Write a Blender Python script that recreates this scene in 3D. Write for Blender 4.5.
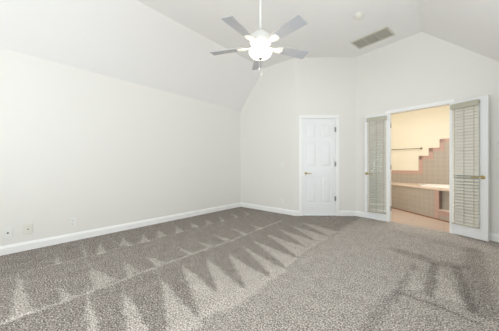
import bpy, bmesh, math, random
import numpy as np
from mathutils import Vector, Matrix

for o in list(bpy.data.objects):
    bpy.data.objects.remove(o)
C = bpy.context.scene.collection
SC = bpy.context.scene
R = math.radians
PI = math.pi

# ---------------------------------------------------------------- camera
cam_d = bpy.data.cameras.new('camera')
cam = bpy.data.objects.new('camera', cam_d); C.objects.link(cam)
cam_d.sensor_width = 36.0
cam_d.lens = 36.0 * 222 / 499
cam_d.shift_y = -0.001
cam_d.clip_start = 0.02
cam.location = (0, 0, 1.06)
cam.rotation_euler = (R(90), 0, R(41.2))
SC.camera = cam

# ---------------------------------------------------------------- world, light, exposure
w = bpy.data.worlds.new('daylight'); SC.world = w; w.use_nodes = True
bg = w.node_tree.nodes['Background']
bg.inputs['Color'].default_value = (0.86, 0.93, 1.0, 1)
bg.inputs['Strength'].default_value = 1.0

def area_light(name, loc, rot, sx, sy, power, col):
    d = bpy.data.lights.new(name, 'AREA'); d.shape = 'RECTANGLE'
    d.size = sx; d.size_y = sy; d.energy = power; d.color = col
    o = bpy.data.objects.new(name, d); C.objects.link(o)
    o.location = loc; o.rotation_euler = rot
    return o
# lamps added to light the room like daylight, at two invented, unseen windows
area_light('added_daylight_front', (-1.5, -1.73, 1.45), (R(108), 0, 0), 2.6, 1.5, 80, (0.95, 0.975, 1.0))
area_light('added_daylight_right', (0.80, 2.10, 1.40), (R(122), 0, R(90)), 2.4, 1.4, 28, (0.93, 0.965, 1.0))
# the bathroom's ceiling lamp
area_light('bathroom_lamp', (-0.65, 5.35, 2.66), (0, 0, 0), 0.6, 0.6, 22, (1.0, 0.99, 0.97))

SC.view_settings.view_transform = 'Standard'
SC.view_settings.look = 'None'
SC.view_settings.gamma = 1
SC.view_settings.use_curve_mapping = False
SC.view_settings.exposure = 0.29
SC.cycles.diffuse_bounces = 8
SC.cycles.max_bounces = 14

# ---------------------------------------------------------------- materials
def lin(c):
    return tuple(((v / 255) / 12.92 if v / 255 <= 0.04045 else ((v / 255 + 0.055) / 1.055) ** 2.4) for v in c) + (1,)

def mat(name, rgb, rough=0.6, metal=0.0, bump=0.0, scale=60, vary=0.0):
    m = bpy.data.materials.new(name); m.use_nodes = True
    nt = m.node_tree; b = nt.nodes['Principled BSDF']
    b.inputs['Roughness'].default_value = rough
    b.inputs['Metallic'].default_value = metal
    b.inputs['Base Color'].default_value = lin(rgb)
    if bump or vary:
        tc = nt.nodes.new('ShaderNodeTexCoord')
        n = nt.nodes.new('ShaderNodeTexNoise'); n.inputs['Scale'].default_value = scale
        n.inputs['Detail'].default_value = 3
        nt.links.new(tc.outputs['Object'], n.inputs['Vector'])
        if bump:
            bp = nt.nodes.new('ShaderNodeBump'); bp.inputs['Strength'].default_value = bump
            bp.inputs['Distance'].default_value = 0.002
            nt.links.new(n.outputs['Fac'], bp.inputs['Height'])
            nt.links.new(bp.outputs['Normal'], b.inputs['Normal'])
        if vary:
            r = nt.nodes.new('ShaderNodeValToRGB')
            l = lin(rgb)
            r.color_ramp.elements[0].position = 0.3; r.color_ramp.elements[1].position = 0.7
            r.color_ramp.elements[0].color = tuple(v * (1 - vary) for v in l[:3]) + (1,)
            r.color_ramp.elements[1].color = tuple(min(1, v * (1 + vary)) for v in l[:3]) + (1,)
            nt.links.new(n.outputs['Fac'], r.inputs['Fac'])
            nt.links.new(r.outputs['Color'], b.inputs['Base Color'])
    return m

def tile_mat(name, c1, c2, grout, tw, th, mortar, axes='xz', offset=0.0, rough=0.3):
    m = bpy.data.materials.new(name); m.use_nodes = True
    nt = m.node_tree; b = nt.nodes['Principled BSDF']
    tc = nt.nodes.new('ShaderNodeTexCoord')
    sp = nt.nodes.new('ShaderNodeSeparateXYZ'); cb = nt.nodes.new('ShaderNodeCombineXYZ')
    nt.links.new(tc.outputs['Object'], sp.inputs[0])
    nt.links.new(sp.outputs['XYZ'.index(axes[0].upper())], cb.inputs[0])
    nt.links.new(sp.outputs['XYZ'.index(axes[1].upper())], cb.inputs[1])
    br = nt.nodes.new('ShaderNodeTexBrick')
    br.offset = offset; br.squash = 1.0
    br.inputs['Scale'].default_value = 1.0
    br.inputs['Brick Width'].default_value = tw
    br.inputs['Row Height'].default_value = th
    br.inputs['Mortar Size'].default_value = mortar
    br.inputs['Mortar Smooth'].default_value = 0.2
    br.inputs['Color1'].default_value = lin(c1)
    br.inputs['Color2'].default_value = lin(c2)
    br.inputs['Mortar'].default_value = lin(grout)
    nt.links.new(cb.outputs[0], br.inputs['Vector'])
    nt.links.new(br.outputs['Color'], b.inputs['Base Color'])
    b.inputs['Roughness'].default_value = rough
    return m

PAINT = mat('wall_paint', (233, 231, 227), 0.75, bump=0.15, scale=180)
CEIL = mat('ceiling_paint', (236, 234, 233), 0.85, bump=0.2, scale=160)
TRIM = mat('trim_paint', (246, 246, 245), 0.35, bump=0.03, scale=40)
DOORP = mat('door_paint', (240, 241, 243), 0.35, bump=0.03, scale=40)
BRASS = mat('brass', (206, 184, 130), 0.28, 1.0, vary=0.08, scale=30)
HINGE = mat('antique_nickel', (150, 148, 142), 0.4, 0.9, vary=0.1, scale=50)
SLAT = mat('blind_slat', (231, 227, 217), 0.5, vary=0.02, scale=20)
VALANCE = mat('blind_valance', (186, 182, 166), 0.5, vary=0.03, scale=20)
CORD = mat('cord', (176, 160, 132), 0.8, vary=0.05, scale=200)
PLATE = mat('plate_plastic', (236, 236, 233), 0.35, vary=0.01, scale=30)
SOCKET = mat('socket_slot', (84, 82, 78), 0.6, vary=0.05, scale=30)
ALMOND = mat('almond_plastic', (229, 226, 217), 0.4, vary=0.01, scale=30)
FANW = mat('fan_enamel', (238, 238, 236), 0.35, vary=0.01, scale=20)
BLADE = mat('fan_blade', (186, 187, 192), 0.5, vary=0.02, scale=12)
GRILLE = mat('vent_enamel', (206, 203, 191), 0.5, vary=0.03, scale=30)
DUCT = mat('vent_inside', (158, 156, 147), 0.9, vary=0.1, scale=20)
CREAM = mat('bathroom_paint', (242, 237, 221), 0.7, bump=0.1, scale=150)
TILE = tile_mat('beige_tile', (180, 171, 161), (177, 168, 158), (190, 182, 173), 0.108, 0.108, 0.005)
PINKT = tile_mat('pink_tile', (194, 163, 153), (191, 160, 150), (200, 174, 165), 0.108, 0.108, 0.004)
DECKT = tile_mat('deck_tile', (226, 206, 190), (223, 203, 187), (214, 194, 178), 0.108, 0.108, 0.004, 'xy')
BFLOOR = tile_mat('bathroom_floor_tile', (206, 188, 174), (198, 178, 164), (176, 154, 138), 0.9, 0.13, 0.006, 'xy', 0.5)
TUBW = mat('tub_enamel', (244, 240, 234), 0.15, vary=0.01, scale=10)
STEEL = mat('brushed_metal', (150, 140, 124), 0.35, 0.9, vary=0.05, scale=40)
SHOE = mat('dark_base_strip', (146, 104, 78), 0.5, vary=0.1, scale=30)

GLASS = bpy.data.materials.new('pane_glass'); GLASS.use_nodes = True
nt = GLASS.node_tree; nt.nodes.clear()
go = nt.nodes.new('ShaderNodeOutputMaterial'); gm = nt.nodes.new('ShaderNodeMixShader')
gt = nt.nodes.new('ShaderNodeBsdfTransparent'); gg = nt.nodes.new('ShaderNodeBsdfGlossy')
gt.inputs['Color'].default_value = (0.93, 0.96, 0.95, 1); gg.inputs['Roughness'].default_value = 0.03
gm.inputs[0].default_value = 0.035
nt.links.new(gt.outputs[0], gm.inputs[1]); nt.links.new(gg.outputs[0], gm.inputs[2]); nt.links.new(gm.outputs[0], go.inputs[0])

BOWL = bpy.data.materials.new('lit_frosted_glass'); BOWL.use_nodes = True
b = BOWL.node_tree.nodes['Principled BSDF']
b.inputs['Base Color'].default_value = lin((250, 246, 235)); b.inputs['Roughness'].default_value = 0.4
b.inputs['Emission Color'].default_value = (1.0, 0.93, 0.78, 1); b.inputs['Emission Strength'].default_value = 2.6

# carpet: cut pile, two fibre tones; the 'pile' attribute says which way the vacuum left the pile leaning
CARPET = bpy.data.materials.new('cut_pile_carpet'); CARPET.use_nodes = True
nt = CARPET.node_tree; b = nt.nodes['Principled BSDF']; b.inputs['Roughness'].default_value = 0.95
b.inputs['Specular IOR Level'].default_value = 0.1
tc = nt.nodes.new('ShaderNodeTexCoord'); at = nt.nodes.new('ShaderNodeAttribute'); at.attribute_name = 'pile'
n1 = nt.nodes.new('ShaderNodeTexNoise'); n1.inputs['Scale'].default_value = 95; n1.inputs['Detail'].default_value = 3.5; n1.inputs['Roughness'].default_value = 0.75
n2 = nt.nodes.new('ShaderNodeTexNoise'); n2.inputs['Scale'].default_value = 9; n2.inputs['Detail'].default_value = 4
n3 = nt.nodes.new('ShaderNodeTexNoise'); n3.inputs['Scale'].default_value = 35; n3.inputs['Detail'].default_value = 2
for n in (n1, n2, n3): nt.links.new(tc.outputs['Object'], n.inputs['Vector'])
def mth(op, a, bb):
    n = nt.nodes.new('ShaderNodeMath'); n.operation = op
    for i, v in enumerate((a, bb)):
        if isinstance(v, (int, float)): n.inputs[i].default_value = v
        else: nt.links.new(v, n.inputs[i])
    return n.outputs[0]
def ctr(n, k): return mth('MULTIPLY', mth('SUBTRACT', n.outputs['Fac'], 0.5), k)
ragged = mth('ADD', at.outputs['Fac'], ctr(n2, 0.45))
ragged = mth('ADD', ragged, ctr(n3, 0.6))
total = mth('ADD', ragged, ctr(n1, 6.2))
ramp = nt.nodes.new('ShaderNodeValToRGB')
cr = ramp.color_ramp
cr.elements[0].position = 0.0; cr.elements[0].color = lin((80, 74, 70))
cr.elements[1].position = 1.0; cr.elements[1].color = lin((238, 230, 224))
e = cr.elements.new(0.5); e.color = lin((158, 150, 143))
rm = mth('ADD', mth('MULTIPLY', total, 0.6), 0.2)
nt.links.new(rm, ramp.inputs['Fac']); nt.links.new(ramp.outputs['Color'], b.inputs['Base Color'])
bp = nt.nodes.new('ShaderNodeBump'); bp.inputs['Strength'].default_value = 0.6; bp.inputs['Distance'].default_value = 0.006
nt.links.new(n1.outputs['Fac'], bp.inputs['Height']); nt.links.new(bp.outputs['Normal'], b.inputs['Normal'])

# ---------------------------------------------------------------- helpers
def obj(name, bm, m, parent=None, smooth=False, loc=None, rotz=None):
    bmesh.ops.recalc_face_normals(bm, faces=bm.faces)
    me = bpy.data.meshes.new(name); bm.to_mesh(me); bm.free()
    me.materials.append(m)
    if smooth:
        for p in me.polygons: p.use_smooth = True
    o = bpy.data.objects.new(name, me); C.objects.link(o)
    if parent: o.parent = parent
    if loc is not None: o.location = loc
    if rotz is not None: o.rotation_euler = (0, 0, rotz)
    return o

def thing(name, label, cat, loc=(0, 0, 0), rotz=0.0, group=None, kind=None):
    o = bpy.data.objects.new(name, None); C.objects.link(o)
    o.empty_display_size = 0.1
    o.location = loc; o.rotation_euler = (0, 0, rotz)
    return tag(o, label, cat, group, kind)

def tag(o, label=None, cat=None, group=None, kind=None):
    if label: o['label'] = label
    if cat: o['category'] = cat
    if group: o['group'] = group
    if kind: o['kind'] = kind
    return o

def struct(name, bm, m, loc=(0, 0, 0), rotz=0.0):
    return tag(obj(name, bm, m, None, False, loc, rotz), kind='structure')

def bx(bm, x0, x1, y0, y1, z0, z1, bev=0.0, seg=2):
    r = bmesh.ops.create_cube(bm, size=1.0)
    vs = r['verts']
    for v in vs:
        v.co = Vector((x0 + (v.co.x + .5) * (x1 - x0), y0 + (v.co.y + .5) * (y1 - y0), z0 + (v.co.z + .5) * (z1 - z0)))
    if bev:
        es = list({e for v in vs for e in v.link_edges})
        bmesh.ops.bevel(bm, geom=es, offset=bev, segments=seg, affect='EDGES', profile=0.5)
    return vs

def prism(bm, pts, axis, a0, a1):
    """polygon in the plane across `axis`, extruded from a0 to a1.  axis y: pts (x,z); axis z: pts (x,y); axis x: pts (y,z)"""
    def P(p, a):
        return {'y': (p[0], a, p[1]), 'z': (p[0], p[1], a), 'x': (a, p[0], p[1])}[axis]
    A = [bm.verts.new(P(p, a0)) for p in pts]; B = [bm.verts.new(P(p, a1)) for p in pts]
    bm.faces.new(A); bm.faces.new(list(reversed(B)))
    n = len(pts)
    for i in range(n):
        bm.faces.new((A[i], B[i], B[(i + 1) % n], A[(i + 1) % n]))

def lathe(bm, prof, seg=32, M=None):
    rings = []
    for r, z in prof:
        if r < 1e-6: rings.append([bm.verts.new((0, 0, z))])
        else: rings.append([bm.verts.new((r * math.cos(2 * PI * i / seg), r * math.sin(2 * PI * i / seg), z)) for i in range(seg)])
    for a, b_ in zip(rings, rings[1:]):
        for i in range(seg):
            j = (i + 1) % seg
            q = [a[i % len(a)], a[j % len(a)], b_[j % len(b_)], b_[i % len(b_)]]
            u = []
            for v in q:
                if v not in u: u.append(v)
            if len(u) > 2: bm.faces.new(u)
    if M is not None:
        bmesh.ops.transform(bm, matrix=M, verts=[v for rg in rings for v in rg])

def rod(bm, p, q, r, seg=10):
    p, q = Vector(p), Vector(q); d = q - p
    M = Matrix.Translation(p) @ d.to_track_quat('Z', 'Y').to_matrix().to_4x4()
    lathe(bm, [(0, 0), (r, 0), (r, d.length), (0, d.length)], seg, M)

NB = bmesh.new

# ---------------------------------------------------------------- room plan (metres; camera above the origin)
XL, XR, YB, YF = -3.91, 0.62, 4.12, -1.60
ZW, ZC = 2.435, 3.31
CL, CRX = -3.16, -0.28
P1 = Vector((-2.352, 4.12)); P2 = Vector((-1.379, 4.95))
ADIAG = math.atan2(P2.y - P1.y, P2.x - P1.x); LDIAG = (P2 - P1).length
AFR = R(-11.1)
def fr(s, d=0.0):        # a point s metres along the wall with the double doors, d metres behind its face
    return (P2.x + s * math.cos(AFR) - d * math.sin(AFR), P2.y + s * math.sin(AFR) + d * math.cos(AFR))
def ceil_z(x):
    if x < CL: return ZC - (CL - x) * (ZC - ZW) / (CL - XL)
    if x > CRX: return ZC - (x - CRX) * (ZC - ZW) / (XR - CRX)
    return ZC
TH = 0.11

# floor with its carpet ---------------------------------------------------------
LIGHT = [
 [(-3.596,1.244),(-3.189,1.07),(-3.071,1.173)], [(-3.529,1.51),(-3.107,1.29),(-3.044,1.397)],
 [(-3.597,1.768),(-3.134,1.541),(-3.138,1.689)], [(-3.574,2.084),(-3.119,1.836),(-3.145,1.986)],
 [(-3.545,2.384),(-3.153,2.157),(-3.157,2.305)], [(-3.501,2.674),(-3.155,2.451),(-3.174,2.613)],
 [(-3.56,3.065),(-3.118,2.757),(-3.11,2.863)], [(-3.613,0.963),(-3.095,0.785),(-3.062,0.873)],
 [(-3.764,0.777),(-3.12,0.669),(-3.119,0.707)], [(-3.154,0.676),(-2.755,0.624),(-2.767,0.644)],
 [(-3.476,0.471),(-3.109,0.406),(-3.099,0.478)], [(-3.232,0.15),(-2.2,0.053),(-2.211,0.177)],
 [(-2.804,0.642),(-2.245,0.537),(-2.27,0.744)], [(-2.529,0.35),(-2.223,0.337),(-2.24,0.427)],
 [(-2.099,0.726),(-1.488,0.537),(-1.379,0.633)], [(-2.016,1.028),(-1.285,0.715),(-1.176,0.877)],
 [(-2.112,1.31),(-1.249,0.937),(-1.215,1.154)], [(-2.066,1.591),(-1.182,1.093),(-1.177,1.339)],
 [(-1.948,1.829),(-1.18,1.373),(-1.199,1.646)], [(-2.001,2.128),(-1.192,1.724),(-1.195,1.904)],
 [(-2.056,2.392),(-1.234,2.004),(-1.239,2.225)], [(-2.072,2.739),(-1.263,2.313),(-1.273,2.587)],
 [(-2.096,3.091),(-1.267,2.632),(-1.277,2.892)], [(-2.072,3.434),(-1.263,2.925),(-1.26,3.199)],
 [(-2.031,3.758),(-1.279,3.285),(-1.272,3.555)], [(-2.689,0.938),(-2.243,0.804),(-2.301,0.936)],
 [(-2.614,1.149),(-2.251,1.096),(-2.265,1.225)], [(-2.71,1.537),(-2.258,1.498),(-2.264,1.572)],
 [(-2.611,1.829),(-2.266,1.784),(-2.301,1.895)], [(-2.378,0.524),(-1.669,0.378),(-1.613,0.428)],
 [(-0.26,2.95),(-0.29,2.25),(-0.11,2.40)], [(-0.06,3.05),(-0.06,2.33),(0.13,2.33)], [(-3.58,3.45),(-3.13,3.15),(-3.13,3.25)], [(-3.58,3.80),(-3.13,3.5),(-3.13,3.6)],
 [(-2.7,2.2),(-2.27,2.1),(-2.29,2.2)], [(-2.7,2.6),(-2.27,2.45),(-2.29,2.56)], [(-2.7,3.0),(-2.27,2.85),(-2.29,2.95)]]
SEAMS = [([(-2.24,-0.3),(-2.22,0.462),(-2.235,0.836),(-2.243,1.103),(-2.256,1.524),(-2.244,2.151),(-2.302,2.949),(-2.33,3.6)], 0.026, 0.30),
         ([(-3.12,0.2),(-3.11,1.0),(-3.13,2.0),(-3.14,3.6)], 0.025, 0.12)]
DARK = [([(-0.41,3.28),(-0.207,3.219),(-0.064,3.135),(0.112,3.194)], 0.10, -0.32),
        ([(-0.236,2.952),(-0.277,2.26)], 0.035, -0.36), ([(-0.079,3.09),(-0.086,2.349)], 0.045, -0.40),
        ([(0.099,3.135),(0.149,2.288)], 0.045, -0.44), ([(-0.294,2.205),(-0.022,2.184),(0.186,2.13)], 0.022, -0.40),
        ([(0.283,3.927),(0.24,3.2),(0.22,2.3)], 0.10, -0.30), ([(-0.379,1.552),(-0.294,2.205)], 0.045, -0.25),
        ([(-0.6,4.2),(0.2,3.95)], 0.16, -0.12)]

def smooth(t): t = np.clip(t, 0, 1); return t * t * (3 - 2 * t)

def make_floor():
    nx, ny = 300, 440
    xs = np.linspace(XL - 0.02, XR + 0.02, nx)
    cx = [XL - 0.1, P1.x, P2.x, fr(2.15)[0]]
    cy = [YB + 0.04, YB + 0.04, P2.y + 0.04, fr(2.15)[1] + 0.04]
    yt = np.interp(xs, cx, cy)
    t = np.linspace(0, 1, ny)
    X = np.repeat(xs[:, None], ny, 1); Y = (YF - 0.02) + (yt[:, None] - YF + 0.02) * t[None, :]
    rng = np.random.default_rng(4)
    def wob(x, y): return 0.006 * np.sin(23 * x + 17 * y) + 0.006 * np.sin(41 * y - 29 * x + 1.3)
    Xw, Yw = X + wob(X, Y), Y + wob(Y + 3, X)
    pile = np.full(X.shape, 0.28)
    pile = pile + 0.29 * smooth((Xw + 1.33) / 0.12)
    pile = pile + 0.06 * smooth((-Xw - 3.1) / 0.06) * -1
    for tri in LIGHT:
        p = [np.array(q) for q in tri]
        if -2.4 < p[0][0] < -1.9:
            m_ = p[2] - p[1]; p[2] = p[2] + 0.14 * m_; p[1] = p[1] - 0.10 * m_
        area = (p[1][0]-p[0][0])*(p[2][1]-p[0][1]) - (p[1][1]-p[0][1])*(p[2][0]-p[0][0])
        sg = 1.0 if area > 0 else -1.0
        d = np.full(X.shape, 9.0)
        for i in range(3):
            a, b_ = p[i], p[(i + 1) % 3]; L = np.linalg.norm(b_ - a)
            d = np.minimum(d, sg * ((b_[0]-a[0])*(Yw-a[1]) - (b_[1]-a[1])*(Xw-a[0])) / L)
        strength = 0.16 if p[0][0] > -0.5 else (0.50 - 0.06 * max(0, p[0][1] - 1.0)) if p[0][0] > -2.4 else 0.36
        pile = pile + strength * smooth((d + 0.012) / 0.03) * (0.75 + 0.25 * smooth(np.hypot(X-p[0][0], Y-p[0][1]) / 0.7))
    pile = np.minimum(pile, 0.80)
    for pts, wd, k in SEAMS + DARK:
        d = np.full(X.shape, 9.0)
        for a, b_ in zip(pts, pts[1:]):
            ax, ay = a; ex, ey = b_[0]-ax, b_[1]-ay
            u = np.clip(((Xw-ax)*ex + (Yw-ay)*ey) / (ex*ex+ey*ey), 0, 1)
            d = np.minimum(d, np.hypot(Xw-ax-u*ex, Yw-ay-u*ey))
        add = (k if k > 0 else 0.75 * k) * smooth(1.3 - d / wd)
        pile = np.where(pile + add > 0.92, np.maximum(pile, np.minimum(pile + add, 0.92)), pile + add)
    me = bpy.data.meshes.new('floor')
    V = np.stack([X.ravel(), Y.ravel(), np.zeros(X.size)], 1)
    i, j = np.meshgrid(np.arange(nx - 1), np.arange(ny - 1), indexing='ij')
    k = (i * ny + j).ravel()
    F = np.stack([k, k + ny, k + ny + 1, k + 1], 1)
    me.from_pydata(V.tolist(), [], F.tolist())
    at_ = me.attributes.new('pile', 'FLOAT', 'POINT')
    at_.data.foreach_set('value', pile.ravel().astype(np.float32))
    me.materials.append(CARPET); me.update()
    o = bpy.data.objects.new('floor', me); C.objects.link(o)
    s = o.modifiers.new('thickness', 'SOLIDIFY'); s.thickness = 0.03; s.offset = -1
    return tag(o, kind='structure')
make_floor()

# walls ---------------------------------------------------------------------------
bm = NB(); bx(bm, XL - TH, XL, YF - TH, YB + TH, -0.02, ZW + 0.02); struct('wall_left', bm, PAINT)
bm = NB(); prism(bm, [(XL, -0.02), (P1.x, -0.02), (P1.x, ZC + 0.01), (CL, ZC + 0.01), (XL, ZW + 0.01)], 'y', YB, YB + TH); struct('wall_back', bm, PAINT)
D0, D1, DH = 0.165, 0.853, 2.03      # closet door opening along the angled wall
bm = NB()
bx(bm, 0, D0 - 0.02, 0, TH, -0.02, ZC + 0.01); bx(bm, D1 + 0.02, LDIAG, 0, TH, -0.02, ZC + 0.01)
bx(bm, D0 - 0.02, D1 + 0.02, 0, TH, DH + 0.02, ZC + 0.01)
struct('wall_closet', bm, PAINT, (P1.x, P1.y, 0), ADIAG)
F0, F1, FH = 0.618, 1.478, 2.02       # double-door opening
def frx(x): return (x - P2.x) / math.cos(AFR)
bm = NB()
bx(bm, 0, F0, 0, TH, -0.02, ZC + 0.01)
bx(bm, F0, F1, 0, TH, FH, 2.4)
prism(bm, [(F0, 2.4), (F1, 2.4), (F1, ceil_z(fr(F1)[0]) + .01), (frx(CRX), ZC + 0.01), (F0, ZC + 0.01)], 'y', 0, TH)
prism(bm, [(F1, -0.02), (2.75, -0.02), (2.75, ZW), (frx(XR), ZW + 0.01), (F1, ceil_z(fr(F1)[0]) + .01)], 'y', 0, TH)
struct('wall_bathroom', bm, PAINT, (P2.x, P2.y, 0), AFR)
# right wall and front wall, each with a hole for an added window
def holed_wall(name, a0, a1, h0, h1, z0, z1, zt, loc, rotz):
    bm = NB()
    bx(bm, a0, h0, 0, TH, -0.02, zt); bx(bm, h1, a1, 0, TH, -0.02, zt)
    bx(bm, h0, h1, 0, TH, -0.02, z0); bx(bm, h0, h1, 0, TH, z1, zt)
    return struct(name, bm, PAINT, loc, rotz)
yr = fr(frx(XR))[1]
holed_wall('wall_right', -yr, -YF + TH, -3.3, -0.9, 0.7, 2.1, ZW + 0.02, (XR, 0, 0), R(-90))
bm = NB()
bx(bm, XL, -2.8, YF - TH, YF, -0.02, ZW); bx(bm, -0.2, XR, YF - TH, YF, -0.02, ZW)
bx(bm, -2.8, -0.2, YF - TH, YF, -0.02, 0.7); bx(bm, -2.8, -0.2, YF - TH, YF, 2.2, ZW)
prism(bm, [(XL, ZW), (XR, ZW), (CRX, ZC + .01), (CL, ZC + .01)], 'y', YF - TH, YF)
struct('wall_front', bm, PAINT)
def window(name, w_, h_, n, loc, rotz):  # both windows are out of view, added for the light they let in
    t = thing(name, None, None, loc, rotz, None, 'structure')
    bm = NB()
    bx(bm, -w_/2, w_/2, 0.03, 0.08, 0, 0.05); bx(bm, -w_/2, w_/2, 0.03, 0.08, h_ - 0.05, h_)
    for i in range(n + 1):
        x = -w_/2 + 0.025 + i * (w_ - 0.05) / n
        bx(bm, x - 0.025, x + 0.025, 0.03, 0.08, 0.05, h_ - 0.05)
    obj('window_frame', bm, TRIM, t)
    bm = NB(); bx(bm, -w_/2 + .04, w_/2 - .04, 0.053, 0.057, 0.04, h_ - 0.04); obj('window_pane', bm, GLASS, t)
    bm = NB(); bx(bm, -w_/2 - .05, w_/2 + .05, -0.06, 0.0, -0.03, 0, 0.005); obj('window_sill', bm, TRIM, t)
window('added_window_1', 2.6, 1.5, 3, (-1.5, YF, 0.7), R(180))
window('added_window_2', 2.4, 1.4, 2, (XR, 2.1, 0.7), R(-90))

# vaulted ceiling: slope, flat, slope
bm = NB()
e = 0.06
prof = [(XL - TH, ZW - 0.11 * (ZC - ZW) / (CL - XL)), (CL, ZC), (CRX, ZC), (XR + TH, ZW - 0.11 * (ZC - ZW) / (XR - CRX)), (XR + TH, ZW + e), (CRX + .02, ZC + 0.1), (CL - .02, ZC + 0.1), (XL - TH, ZW + e)]
prism(bm, prof, 'y', YF - TH, 5.06)
struct('ceiling', bm, CEIL)

# baseboards -------------------------------------------------------------------------
BP = [(0, 0), (-0.016, 0), (-0.016, 0.078), (-0.011, 0.088), (-0.008, 0.100), (-0.004, 0.106), (0, 0.106)]
def baseboard(name, s0, s1, loc, rotz):
    bm = NB(); prism(bm, BP, 'x', s0, s1); return struct(name, bm, TRIM, loc, rotz)
baseboard('baseboard_left', YF, YB, (XL, 0, 0), R(90))
baseboard('baseboard_back', XL, P1.x + 0.006, (0, YB, 0), 0)
bm = NB(); prism(bm, BP, 'x', -0.006, D0 - 0.075); prism(bm, BP, 'x', D1 + 0.075, LDIAG - 0.008); struct('baseboard_closet', bm, TRIM, (P1.x, P1.y, 0), ADIAG)
bm = NB(); prism(bm, BP, 'x', 0.005, F0 - 0.065); prism(bm, BP, 'x', F1 + 0.065, frx(XR)); struct('baseboard_bathroom', bm, TRIM, (P2.x, P2.y, 0), AFR)
baseboard('baseboard_right', -yr, -YF, (XR, 0, 0), R(-90))
bm = NB(); prism(bm, [(YF + 0 - q[0], q[1]) for q in BP], 'x', XL, XR); struct('baseboard_front', bm, TRIM)

# casings
def casing(name, a, b_, h, wd, loc, rotz, jamb):
    bm = NB()
    for x0, x1 in ((a - wd, a), (b_, b_ + wd)):
        bx(bm, x0, x1, -0.016, 0, 0, h, 0.004)
        bx(bm, x0 + wd * .25, x1 - wd * .25, -0.021, -0.012, 0, h, 0.003)
    bx(bm, a - wd, b_ + wd, -0.016, 0, h, h + wd, 0.004)
    bx(bm, a - wd * .7, b_ + wd * .7, -0.021, -0.012, h + wd * .3, h + wd * .7, 0.003)
    if jamb:
        bx(bm, a - 0.019, a, 0.0, TH, 0, h); bx(bm, b_, b_ + 0.019, 0.0, TH, 0, h); bx(bm, a - 0.019, b_ + 0.019, 0.0, TH, h, h + 0.019)
    return struct(name, bm, TRIM, loc, rotz)
casing('trim_1', D0, D1, DH, 0.072, (P1.x, P1.y, 0), ADIAG, True)
casing('trim_2', F0 + 0.004, F1 - 0.004, FH - 0.004, 0.06, (P2.x, P2.y, 0), AFR, True)

# closet door -------------------------------------------------------------------------
def lever(parent, x, z, sgn, y0=0.0):
    bm = NB(); lathe(bm, [(0, 0), (0.027, 0), (0.026, 0.006), (0.016, 0.010), (0.011, 0.014), (0.011, 0.045), (0, 0.045)], 20, Matrix.Translation((x, y0, z)) @ Matrix.Rotation(R(90), 4, 'X'))
    h = obj('door_handle', bm, BRASS, parent, True)
    tag(h, 'brass handle')
    bm = NB()
    pts = [(0, -.044, 0), (0.03, -.05, 0.002), (0.07, -.05, 0.0), (0.105, -.044, -0.006)]
    for p, q in zip(pts, pts[1:]):
        rod(bm, (x + sgn * p[0], y0 + p[1], z + p[2]), (x + sgn * q[0], y0 + q[1], z + q[2]), 0.0085)
    obj('lever', bm, BRASS, h, True)

t = thing('door_1', 'white six-panel closet door shut in the angled wall', 'door', (P1.x, P1.y, 0), ADIAG, None, 'structure')
x0, x1, zb, zt, yf, yb = D0 + 0.003, D1 - 0.003, 0.014, DH - 0.003, 0.004, 0.039
cols = [(D0 + 0.085, D0 + 0.295), (D0 + 0.393, D0 + 0.603)]
rows = [(0.26, 0.83), (1.02, 1.545), (1.62, 1.92)]
bm = NB()
bx(bm, x0, cols[0][0], yf, yb, zb, zt); bx(bm, cols[1][1], x1, yf, yb, zb, zt); bx(bm, cols[0][1], cols[1][0], yf, yb, zb, zt)
for c in cols:
    zz = [zb] + [v for r_ in rows for v in r_] + [zt]
    for i in range(0, len(zz), 2): bx(bm, c[0], c[1], yf, yb, zz[i], zz[i + 1])
    for r_ in rows: bx(bm, c[0], c[1], yf + 0.014, yb, r_[0], r_[1])
obj('door_leaf', bm, DOORP, t)
for c in cols:
    for r_ in rows:
        bm = NB()
        o_, i_ = 0.018, 0.05
        A = [(c[0] + o_, r_[0] + o_), (c[1] - o_, r_[0] + o_), (c[1] - o_, r_[1] - o_), (c[0] + o_, r_[1] - o_)]
        B = [(c[0] + i_, r_[0] + i_), (c[1] - i_, r_[0] + i_), (c[1] - i_, r_[1] - i_), (c[0] + i_, r_[1] - i_)]
        va = [bm.verts.new((p[0], yf + 0.014, p[1])) for p in A]; vb = [bm.verts.new((p[0], yf + 0.003, p[1])) for p in B]
        for i in range(4): bm.faces.new((va[i], va[(i + 1) % 4], vb[(i + 1) % 4], vb[i]))
        bm.faces.new(vb); bm.faces.new(va)
        obj('raised_panel', bm, DOORP, t)
lever(t, D0 + 0.072, 0.886, 1, yf)
for z in (0.36, 1.08, 1.80):
    bm = NB(); rod(bm, (D1 - 0.004, -0.022, z - 0.05), (D1 - 0.004, -0.022, z + 0.05), 0.007); bx(bm, D1 - 0.018, D1 + 0.006, -0.0225, yf + 0.001, z - 0.047, z + 0.047)
    obj('hinge', bm, HINGE, t)

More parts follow.
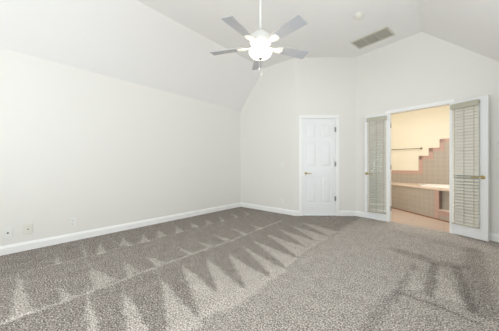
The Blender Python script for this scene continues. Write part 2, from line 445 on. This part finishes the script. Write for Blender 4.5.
# glazed bathroom doors ------------------------------------------------------------------
LW = 0.437
def french_leaf(name, label, loc, rotz, hinge_left):
    t = thing(name, label, 'door', loc, rotz, None, 'structure')
    z0, z1 = 0.010, 2.025; y0, y1 = 0.0, 0.036
    sh, sf = (0.062, 0.080) if hinge_left else (0.080, 0.062)
    sl, sr = (sh, sf) if hinge_left else (0.08, 0.062)
    bm = NB()
    bx(bm, 0, sl, y0, y1, z0, z1, 0.002, 1); bx(bm, LW - sr, LW, y0, y1, z0, z1, 0.002, 1)
    bx(bm, sl, LW - sr, y0, y1, z0, 0.20); bx(bm, sl, LW - sr, y0, y1, 1.92, z1)
    # glazing bead
    for a, b_, c, d in ((sl, sl + .012, .20, 1.92), (LW - sr - .012, LW - sr, .20, 1.92), (sl, LW - sr, .20, .212), (sl, LW - sr, 1.908, 1.92)):
        bx(bm, a, b_, y0 + 0.006, y1 - 0.006, c, d)
    obj('door_frame', bm, DOORP, t)
    bm = NB(); bx(bm, sl + .002, LW - sr - .002, 0.016, 0.021, .205, 1.915); obj('glass_pane', bm, GLASS, t)
    if hinge_left: lever(t, LW - 0.052, 0.888, -1)
    else: lever(t, 0.035, 0.888, 1)
    hx = -0.003 if hinge_left else LW + 0.003
    for z in (0.25, 1.02, 1.80):
        bm = NB(); rod(bm, (hx, 0.042, z - 0.045), (hx, 0.042, z + 0.045), 0.007); bx(bm, hx - 0.006 , hx + 0.006, 0.004, 0.044, z - 0.042, z + 0.042)
        obj('hinge', bm, HINGE, t)
    return t
LEAF_L = ((-1.187, 4.851 - 0.006, 0), R(-1.4)); LEAF_R = ((0.072, 4.652, 0), R(-28.9))
french_leaf('door_2', 'narrow white glazed bathroom door leaf swung open left of the opening', *LEAF_L, False)
french_leaf('door_3', 'narrow white glazed bathroom door leaf swung open right of the opening', *LEAF_R, True)

# blinds ------------------------------------------------------------------------------------
def blind(label, loc, rotz, xa, xb, tilt, sag, seed, zlow, kink):
    rnd = random.Random(seed)
    t = thing('mini_blind', label, 'blind', loc, rotz, 'slatted blinds on the bathroom doors')
    zt = 1.975
    bm = NB(); bx(bm, xa - .004, xb + .004, -0.052, -0.001, zt - 0.045, zt, 0.003); obj('headrail', bm, VALANCE, t)
    bm = NB(); bx(bm, xa - .008, xb + .008, -0.062, -0.052, zt - 0.07, zt + 0.006, 0.003); obj('valance', bm, VALANCE, t)
    bm = NB(); n = 38; zs = np.linspace(zt - 0.085, zlow + 0.035, n)
    for i, z in enumerate(zs):
        a = (tilt if tilt < 60 or z > 0.9 else 48) + rnd.uniform(-3, 3); roll = rnd.uniform(-0.3, 0.3)
        if i >= n - sag: a += rnd.uniform(-30, 12); roll = rnd.uniform(-3.5, 3.5)
        if kink and abs(z - 0.895) < 0.022: a -= 28
        M = Matrix.Translation(((xa + xb) / 2, -0.026, z)) @ Matrix.Rotation(R(roll), 4, 'Y') @ Matrix.Rotation(R(a), 4, 'X')
        w2, h2 = (xb - xa) / 2, 0.0245
        sec = [(-h2, 0), (-h2 * .5, 0.0022), (0, 0.003), (h2 * .5, 0.0022), (h2, 0)]
        rows_ = []
        for dz in (0.0, 0.0016):
            rows_.append([[bm.verts.new(M @ Vector((sx * w2, y, zz + dz))) for (y, zz) in sec] for sx in (-1, 1)])
        for k in range(4):
            bm.faces.new((rows_[0][0][k], rows_[0][0][k+1], rows_[0][1][k+1], rows_[0][1][k]))
            bm.faces.new((rows_[1][0][k], rows_[1][1][k], rows_[1][1][k+1], rows_[1][0][k+1]))
            for s in (0, 1): bm.faces.new((rows_[0][s][k], rows_[1][s][k], rows_[1][s][k+1], rows_[0][s][k+1]))
        for k in (0, 4): bm.faces.new((rows_[0][0][k], rows_[0][1][k], rows_[1][1][k], rows_[1][0][k]))
    obj('slats', bm, SLAT, t)
    bm = NB(); bx(bm, xa, xb, -0.044, -0.008, zlow, zlow + 0.02, 0.004); obj('bottom_rail', bm, VALANCE, t)
    W = xb - xa
    for f in (0.14, 0.5, 0.86):
        bm = NB(); rod(bm, (xa + f * W, -0.0525, zlow + .012), (xa + f * W, -0.0525, zt - 0.04), 0.0024, 6); obj('ladder_cord', bm, CORD, t)
    return t
blind('beige slatted blind with bent bottom slats, on the left bathroom door leaf', LEAF_L[0], LEAF_L[1], 0.052, 0.378, -46, 4, 3, 0.140, False)
blind('beige slatted blind shut flat, on the right bathroom door leaf', LEAF_R[0], LEAF_R[1], 0.042, 0.356, 66, 0, 5, 0.168, True)

# bathroom beyond the opening ---------------------------------------------------------------
BW = (-1.107, 7.231)
bxl, bxr = -1.55, 1.25
def bwy(x): return BW[1] + (x - BW[0]) * math.tan(AFR)
bm = NB(); prism(bm, [(bxl, P2.y - 0.02), fr(0, 0.05), fr(2.68, 0.05), (bxr, bwy(bxr) + .05), (bxl, bwy(bxl) + .05)], 'z', -0.035, -0.001); struct('floor_bathroom', bm, BFLOOR)
bm = NB(); bx(bm, -0.6, 2.6, 0, 0.1, -0.02, 2.75); struct('wall_bathroom_back', bm, CREAM, (BW[0], BW[1], 0), AFR)
bm = NB(); bx(bm, bxl - .1, bxl, P2.y - .05, 7.45, -0.02, 2.75); struct('wall_bathroom_left', bm, CREAM)
bm = NB(); bx(bm, bxr, bxr + .1, 4.45, 6.95, -0.02, 2.75); struct('wall_bathroom_right', bm, CREAM)
bm = NB(); prism(bm, [fr(-0.25, TH), fr(2.8, TH), (bxr + .1, bwy(bxr) + .1), (bxl - .1, bwy(bxl) + .1)], 'z', 2.72, 2.8); struct('ceiling_bathroom', bm, CEIL)
# bathroom face of the bedroom wall stays warm paint: a thin plaster skin
bm = NB(); bx(bm, 0, F0 - .02, TH, TH + .01, 0, 2.72); bx(bm, F1 + .02, 2.7, TH, TH + .01, 0, 2.72); bx(bm, F0 - .02, F1 + .02, TH, TH + .01, FH + .02, 2.72)
struct('wall_bathroom_front', bm, CREAM, (P2.x, P2.y, 0), AFR)
# stepped tile on the back wall
steps = [(-0.42, 0.91), (0.642, 0.91), (0.642, 1.287), (0.846, 1.287), (0.846, 1.475), (1.057, 1.475), (1.057, 1.68), (1.30, 1.68), (1.30, 1.88), (2.35, 1.88)]
tz = 0.55
bm = NB(); prism(bm, [(-0.42, tz)] + steps + [(2.35, tz)], 'y', -0.012, 0.0)
wt = struct('trim_3', bm, TILE, (BW[0], BW[1], 0), AFR)
bm = NB(); bd = 0.085
for (a, b_) in zip(steps, steps[1:]):
    if abs(a[1] - b_[1]) < 1e-6: bx(bm, a[0], b_[0], -0.018, -0.006, a[1] - bd, a[1] + 0.004)
    else: bx(bm, a[0] - 0.004, a[0] + bd, -0.018, -0.006, a[1] - bd, b_[1])
obj('tile_border', bm, PINKT, wt)

# bathtub in its tiled surround
TA = math.atan2(-0.96, 1.065); TO = Vector((-0.99, 6.46))
def to_local(p):
    d = Vector(p[:2]) - TO; c, s = math.cos(TA), math.sin(TA)
    return (d.x * c + d.y * s, -d.x * s + d.y * c)
tub = thing('bathtub', 'built-in bathtub in a beige and pink tiled surround seen through the doorway', 'bathtub', (TO.x, TO.y, 0), TA)
ZD = 0.595; NS, NE = 1.24, 1.95; ND = 0.07
inl = to_local((bxl + .01, bwy(bxl + .01) - .02)); inr = to_local((bxr - .01, bwy(bxr - .01) - .02)); 
c_, s_ = math.cos(TA), math.sin(TA)
sl_ = (bxl + .01 - TO.x) / c_                       # front face meets the left wall
sr_ = (bxr - .01 - TO.x) / c_
def yfw(s): return (TO.x + s * c_, TO.y + s * s_)
# stop the surround short of the wall with the doors
NE = 1.80
bm = NB()
bx(bm, -0.50, NS, 0, 0.06, 0, ZD - 0.02)
obj('apron', bm, TILE, tub)
bm = NB(); bx(bm, NS - 0.09, NS + 0.0, -0.008, 0.05, 0.02, ZD - 0.03); bx(bm, NS, NE, -0.006, 0.05, 0.10, 0.185)
obj('tile_border', bm, PINKT, tub)
bm = NB(); bx(bm, NS, NE, 0.0, ND, 0, 0.185); o = obj('step', bm, TILE, tub)
bm = NB(); bx(bm, NS, NE, -0.012, ND, 0.185, 0.205, 0.004); obj('step_tread', bm, DECKT, tub)
bm = NB(); bx(bm, NS - .05, NE, ND, ND + 0.06, 0.19, ZD - 0.02); bx(bm, NS - .06, NS, 0.04, ND + .06, 0.19, ZD - .02); obj('riser', bm, TILE, tub)
# deck: polygon with an oval hole for the basin
outer = [(-0.50, -0.015), (NE, -0.015), to_local((bxr - .06, fr(frx(bxr-.06), .2)[1] + .35)), inr, inl]
cx_, cy_ = 1.0, 0.72
ca_ = R(42.1 - 11.1)
hole = []
for i in range(36):
    a = 2 * PI * i / 36
    ex, ey = 0.62 * math.copysign(abs(math.cos(a)) ** 0.8, math.cos(a)), 0.34 * math.copysign(abs(math.sin(a)) ** 0.8, math.sin(a))
    hole.append((cx_ + ex * math.cos(ca_) - ey * math.sin(ca_), cy_ + ex * math.sin(ca_) + ey * math.cos(ca_)))
def holed_plate(pts, hol, z0, z1):
    bm = NB()
    for z in (z0, z1):
        eo = [bm.verts.new((p[0], p[1], z)) for p in pts]; eh = [bm.verts.new((p[0], p[1], z)) for p in hol]
        es = [bm.edges.new((eo[i], eo[(i + 1) % len(eo)])) for i in range(len(eo))] + [bm.edges.new((eh[i], eh[(i + 1) % len(eh)])) for i in range(len(eh))]
        bmesh.ops.triangle_fill(bm, use_beauty=True, use_dissolve=False, edges=es)
    bm.verts.ensure_lookup_table()
    n = len(pts) + len(hol); V = bm.verts
    for i in range(len(pts)): bm.faces.new((V[i], V[(i + 1) % len(pts)], V[n + (i + 1) % len(pts)], V[n + i]))
    for i in range(len(hol)):
        j = (i + 1) % len(hol); q = len(pts); bm.faces.new((V[q + i], V[q + j], V[n + q + j], V[n + q + i]))
    return bm
obj('deck', holed_plate(outer, hole, ZD - 0.025, ZD), DECKT, tub)
bm = NB()
rings = []
for k, z in ((1.06, ZD + 0.002), (1.05, ZD + 0.022), (0.98, ZD + 0.024), (0.93, ZD + 0.002), (0.85, 0.40), (0.78, 0.18), (0.6, 0.13), (0.0, 0.12)):
    rings.append([bm.verts.new((cx_ + (p[0] - cx_) * k, cy_ + (p[1] - cy_) * k, z)) for p in hole] if k else [bm.verts.new((cx_, cy_, z))])
for a, b_ in zip(rings, rings[1:]):
    for i in range(36):
        j = (i + 1) % 36
        if len(b_) == 1: bm.faces.new((a[i], a[j], b_[0]))
        else: bm.faces.new((a[i], a[j], b_[j], b_[i]))
obj('basin', bm, TUBW, tub, True)
bm = NB(); bx(bm, -0.50, NE, -0.012, 0.0, 0, 0.02); obj('base_strip', bm, SHOE, tub)

# towel bar
t = thing('towel_bar', 'thin metal towel bar on the cream bathroom wall above the tile', 'towel bar', (BW[0], BW[1], 0), AFR)
bm = NB(); rod(bm, (-0.02, -0.06, 1.48), (0.70, -0.06, 1.48), 0.009); obj('bar', bm, STEEL, t, True)
for x in (-0.01, 0.69):
    bm = NB(); lathe(bm, [(0, 0), (0.026, 0), (0.024, 0.008), (0.012, 0.014), (0.012, 0.055), (0.016, 0.06), (0.014, 0.07), (0, 0.072)], 16, Matrix.Translation((x, 0, 1.48)) @ Matrix.Rotation(R(90), 4, 'X')); obj('bracket', bm, STEEL, t, True)

# ceiling fan ----------------------------------------------------------------------------------
fan = thing('ceiling_fan', 'white five-blade ceiling fan with a lit frosted bowl on a long rod', 'ceiling fan', (-1.607, 2.03, 2.43))
bm = NB(); lathe(bm, [(0, 0.88), (0.07, 0.88), (0.07, 0.85), (0.05, 0.82), (0.02, 0.805), (0, 0.805)], 28); obj('canopy', bm, FANW, fan, True)
bm = NB(); rod(bm, (0, 0, 0.17), (0, 0, 0.85), 0.013, 14); obj('down_rod', bm, FANW, fan, True)
bm = NB(); lathe(bm, [(0, 0.20), (0.03, 0.20), (0.035, 0.175), (0.075, 0.165), (0.105, 0.135), (0.122, 0.09), (0.122, 0.045), (0.10, 0.025), (0.085, 0.012), (0, 0.012)], 40); obj('motor_housing', bm, FANW, fan, True)
bm = NB(); lathe(bm, [(0, 0.012), (0.062, 0.012), (0.060, -0.012), (0.045, -0.026), (0.016, -0.030), (0.010, -0.034), (0.006, -0.128), (0, -0.128)], 32); obj('light_fitter', bm, FANW, fan, True)
bm = NB(); lathe(bm, [(0.128, -0.046), (0.133, -0.050), (0.132, -0.064), (0.122, -0.086), (0.100, -0.107), (0.066, -0.122), (0.03, -0.129), (0, -0.130), (0, -0.126), (0.03, -0.125), (0.064, -0.118), (0.097, -0.103), (0.118, -0.084), (0.127, -0.063), (0.128, -0.046)], 40); o = obj('light_bowl', bm, BOWL, fan, True); tag(o, 'glowing frosted glass bowl')
for q in range(3):
    a = 2 * PI * q / 3 + 0.5
    ld = bpy.data.lights.new('bulb_light', 'POINT'); ld.energy = 1.2; ld.shadow_soft_size = 0.02; ld.color = (1.0, 0.80, 0.50)
    lo = bpy.data.objects.new('bulb_light', ld); C.objects.link(lo); lo.parent = fan; lo.location = (0.085 * math.cos(a), 0.085 * math.sin(a), -0.05)
bm = NB(); lathe(bm, [(0, -0.126), (0.026, -0.128), (0.028, -0.134), (0.012, -0.140), (0.010, -0.148), (0, -0.152)], 18); obj('finial', bm, HINGE, fan, True)
for dx, l in ((0.012, 0.30), (-0.02, 0.23)):
    bm = NB(); rod(bm, (dx, 0.0, -0.135), (dx, 0.0, -l), 0.0016, 6); ch = obj('pull_chain', bm, FANW, fan)
    bm = NB(); lathe(bm, [(0, -l + .004), (0.006, -l), (0.009, -l - .022), (0.005, -l - .034), (0, -l - .036)], 12, Matrix.Translation((dx, 0, 0))); obj('pull_fob', bm, FANW, ch, True)
blade_m = iron_m = None
for k in range(5):
    ang = R(133.2 + 72 * k)
    if k == 0:
        bm = NB()
        out = [(0.215, -0.052), (0.26, -0.058), (0.58, -0.070), (0.610, -0.070), (0.618, -0.064), (0.618, 0.064), (0.610, 0.070), (0.58, 0.070), (0.26, 0.058), (0.215, 0.052)]
        prism(bm, out, 'z', -0.004, 0.004)
        bmesh.ops.transform(bm, matrix=Matrix.Translation((0, 0, 0.0)) @ Matrix.Rotation(R(-12), 4, 'X'), verts=bm.verts)
        bl = obj('blade', bm, BLADE, fan); bl.rotation_euler = (0, 0, ang); bl.location = (0, 0, 0.012); blade_m = bl
        bm = NB()
        prism(bm, [(0.07, -0.016), (0.16, -0.014), (0.20, -0.034), (0.27, -0.040), (0.285, -0.02), (0.285, 0.02), (0.27, 0.040), (0.20, 0.034), (0.16, 0.014), (0.07, 0.016)], 'z', -0.011, -0.005)
        for (a, b_) in ((0.235, -0.022), (0.235, 0.022), (0.268, 0.0)):
            rod(bm, (a, b_, -0.014), (a, b_, -0.004), 0.005, 8)
        bmesh.ops.transform(bm, matrix=Matrix.Rotation(R(-12), 4, 'X'), verts=bm.verts)
        ir = obj('blade_bracket', bm, FANW, bl); iron_m = ir
    else:
        c = blade_m.copy(); C.objects.link(c); c.rotation_euler = (0, 0, ang)
        d = iron_m.copy(); C.objects.link(d); d.parent = c

# ceiling vent and smoke detector -----------------------------------------------------------------
vx, vy = -0.96, 4.405
vent = thing('air_vent', 'rectangular beige return-air grille set in the flat ceiling', 'vent', (vx, vy, ZC), R(-9.3))
L2, W2 = 0.305, 0.178
bm = NB()
fw = 0.026
for a in ((-L2, L2, -W2, -W2 + fw), (-L2, L2, W2 - fw, W2), (-L2, -L2 + fw, -W2 + fw, W2 - fw), (L2 - fw, L2, -W2 + fw, W2 - fw)):
    bx(bm, a[0], a[1], a[2], a[3], -0.014, -0.001, 0.003, 1)
obj('grille_frame', bm, GRILLE, vent)
bm = NB(); bx(bm, -L2 + .01, L2 - .01, -W2 + .01, W2 - .01, -0.003, -0.001); obj('duct_opening', bm, DUCT, vent)
bm = NB()
for i in range(12):
    y = -W2 + fw + 0.012 + i * (2 * W2 - 2 * fw - 0.024) / 11
    vs = bx(bm, -L2 + fw, L2 - fw, y - 0.0095, y + 0.0095, -0.0085, -0.0075)
    bmesh.ops.rotate(bm, cent=(0, y, -0.008), matrix=Matrix.Rotation(R(8), 3, 'X'), verts=vs)
obj('louvers', bm, GRILLE, vent)
bm = NB()
for x in (-0.093, 0.093): bx(bm, x - 0.006, x + 0.006, -W2 + fw, W2 - fw, -0.0145, -0.009)
obj('divider', bm, GRILLE, vent)
sd = thing('smoke_detector', 'small round white smoke detector on the flat ceiling', 'smoke detector', (-0.958, 3.587, ZC))
bm = NB(); lathe(bm, [(0, -0.001), (0.074, -0.001), (0.074, -0.012), (0.066, -0.014), (0, -0.014)], 32); obj('mounting_plate', bm, PLATE, sd, True)
bm = NB(); lathe(bm, [(0, -0.013), (0.064, -0.013), (0.062, -0.034), (0.045, -0.044), (0, -0.046)], 32); obj('cover', bm, ALMOND, sd, True)
bm = NB(); lathe(bm, [(0, -0.045), (0.010, -0.045), (0.009, -0.049), (0, -0.049)], 14, Matrix.Translation((0.02, 0.0, 0))); obj('test_button', bm, PLATE, sd, True)

# wall plates ----------------------------------------------------------------------------------------
def plate(name, label, cat, loc, rotz, kind, m=PLATE, w_=0.072, h_=0.116):
    t = thing(name, label, cat, loc, rotz)
    bm = NB(); bx(bm, -w_/2, w_/2, -0.008, -0.0005, -h_/2, h_/2, 0.003); obj('cover_plate', bm, m, t)
    if kind == 'outlet':
        for dz in (-0.024, 0.024):
            bm = NB(); lathe(bm, [(0, 0), (0.017, 0), (0.016, 0.003), (0, 0.003)], 20, Matrix.Translation((0, -0.0075, dz)) @ Matrix.Rotation(R(90), 4, 'X')); s = obj('socket', bm, m, t)
            bm = NB()
            for dx in (-0.0065, 0.0065): bx(bm, dx - 0.0012, dx + 0.0012, -0.0112, -0.0100, dz - 0.001, dz + 0.009)
            bx(bm, -0.0025, 0.0025, -0.0112, -0.0100, dz - 0.011, dz - 0.006); obj('slots', bm, SOCKET, s)
        bm = NB(); lathe(bm, [(0, 0), (0.0035, 0), (0.002, 0.002), (0, 0.002)], 10, Matrix.Translation((0, -0.0078, 0)) @ Matrix.Rotation(R(90), 4, 'X')); obj('screw', bm, m, t)
    elif kind == 'coax':
        bm = NB(); lathe(bm, [(0, 0), (0.009, 0), (0.009, 0.004), (0.0055, 0.005), (0.0055, 0.012), (0, 0.012)], 14, Matrix.Translation((0, -0.0078, 0)) @ Matrix.Rotation(R(90), 4, 'X')); obj('cable_connector', bm, SOCKET, t)
    elif kind == 'phone':
        bm = NB(); bx(bm, -0.012, 0.012, -0.0105, -0.0075, -0.012, 0.012, 0.002); s = obj('jack', bm, m, t)
        bm = NB(); bx(bm, -0.006, 0.006, -0.0112, -0.0100, -0.006, 0.005); obj('jack_opening', bm, SOCKET, s)
    elif kind == 'switch':
        bm = NB(); bx(bm, -0.016, 0.016, -0.0105, -0.0075, -0.033, 0.033, 0.002)
        bx(bm, -0.005, 0.005, -0.019, -0.0095, 0.0, 0.012, 0.002); obj('switch_toggle', bm, m, t)
    return t
plate('cable_plate', 'white cable plate with a dark centre connector, low on the left wall', 'wall plate', (XL, 0.093, 0.25), R(90), 'coax', w_=0.078, h_=0.12)
plate('phone_plate', 'almond phone plate second along the left wall, beside the cable plate', 'wall plate', (XL, 0.264, 0.26), R(90), 'phone', ALMOND, w_=0.082, h_=0.12)
plate('wall_outlet', 'white power outlet on the left wall, farthest from the two low plates', 'outlet', (XL, 0.706, 0.262), R(90), 'outlet')
plate('light_switch', 'white light switch left of the closet door at handle height', 'light switch', (-2.652, YB, 1.06), 0, 'switch')
plate('wall_outlet', 'white power outlet low on the back wall, below the light switch', 'outlet', (-2.652, YB, 0.255), 0, 'outlet')
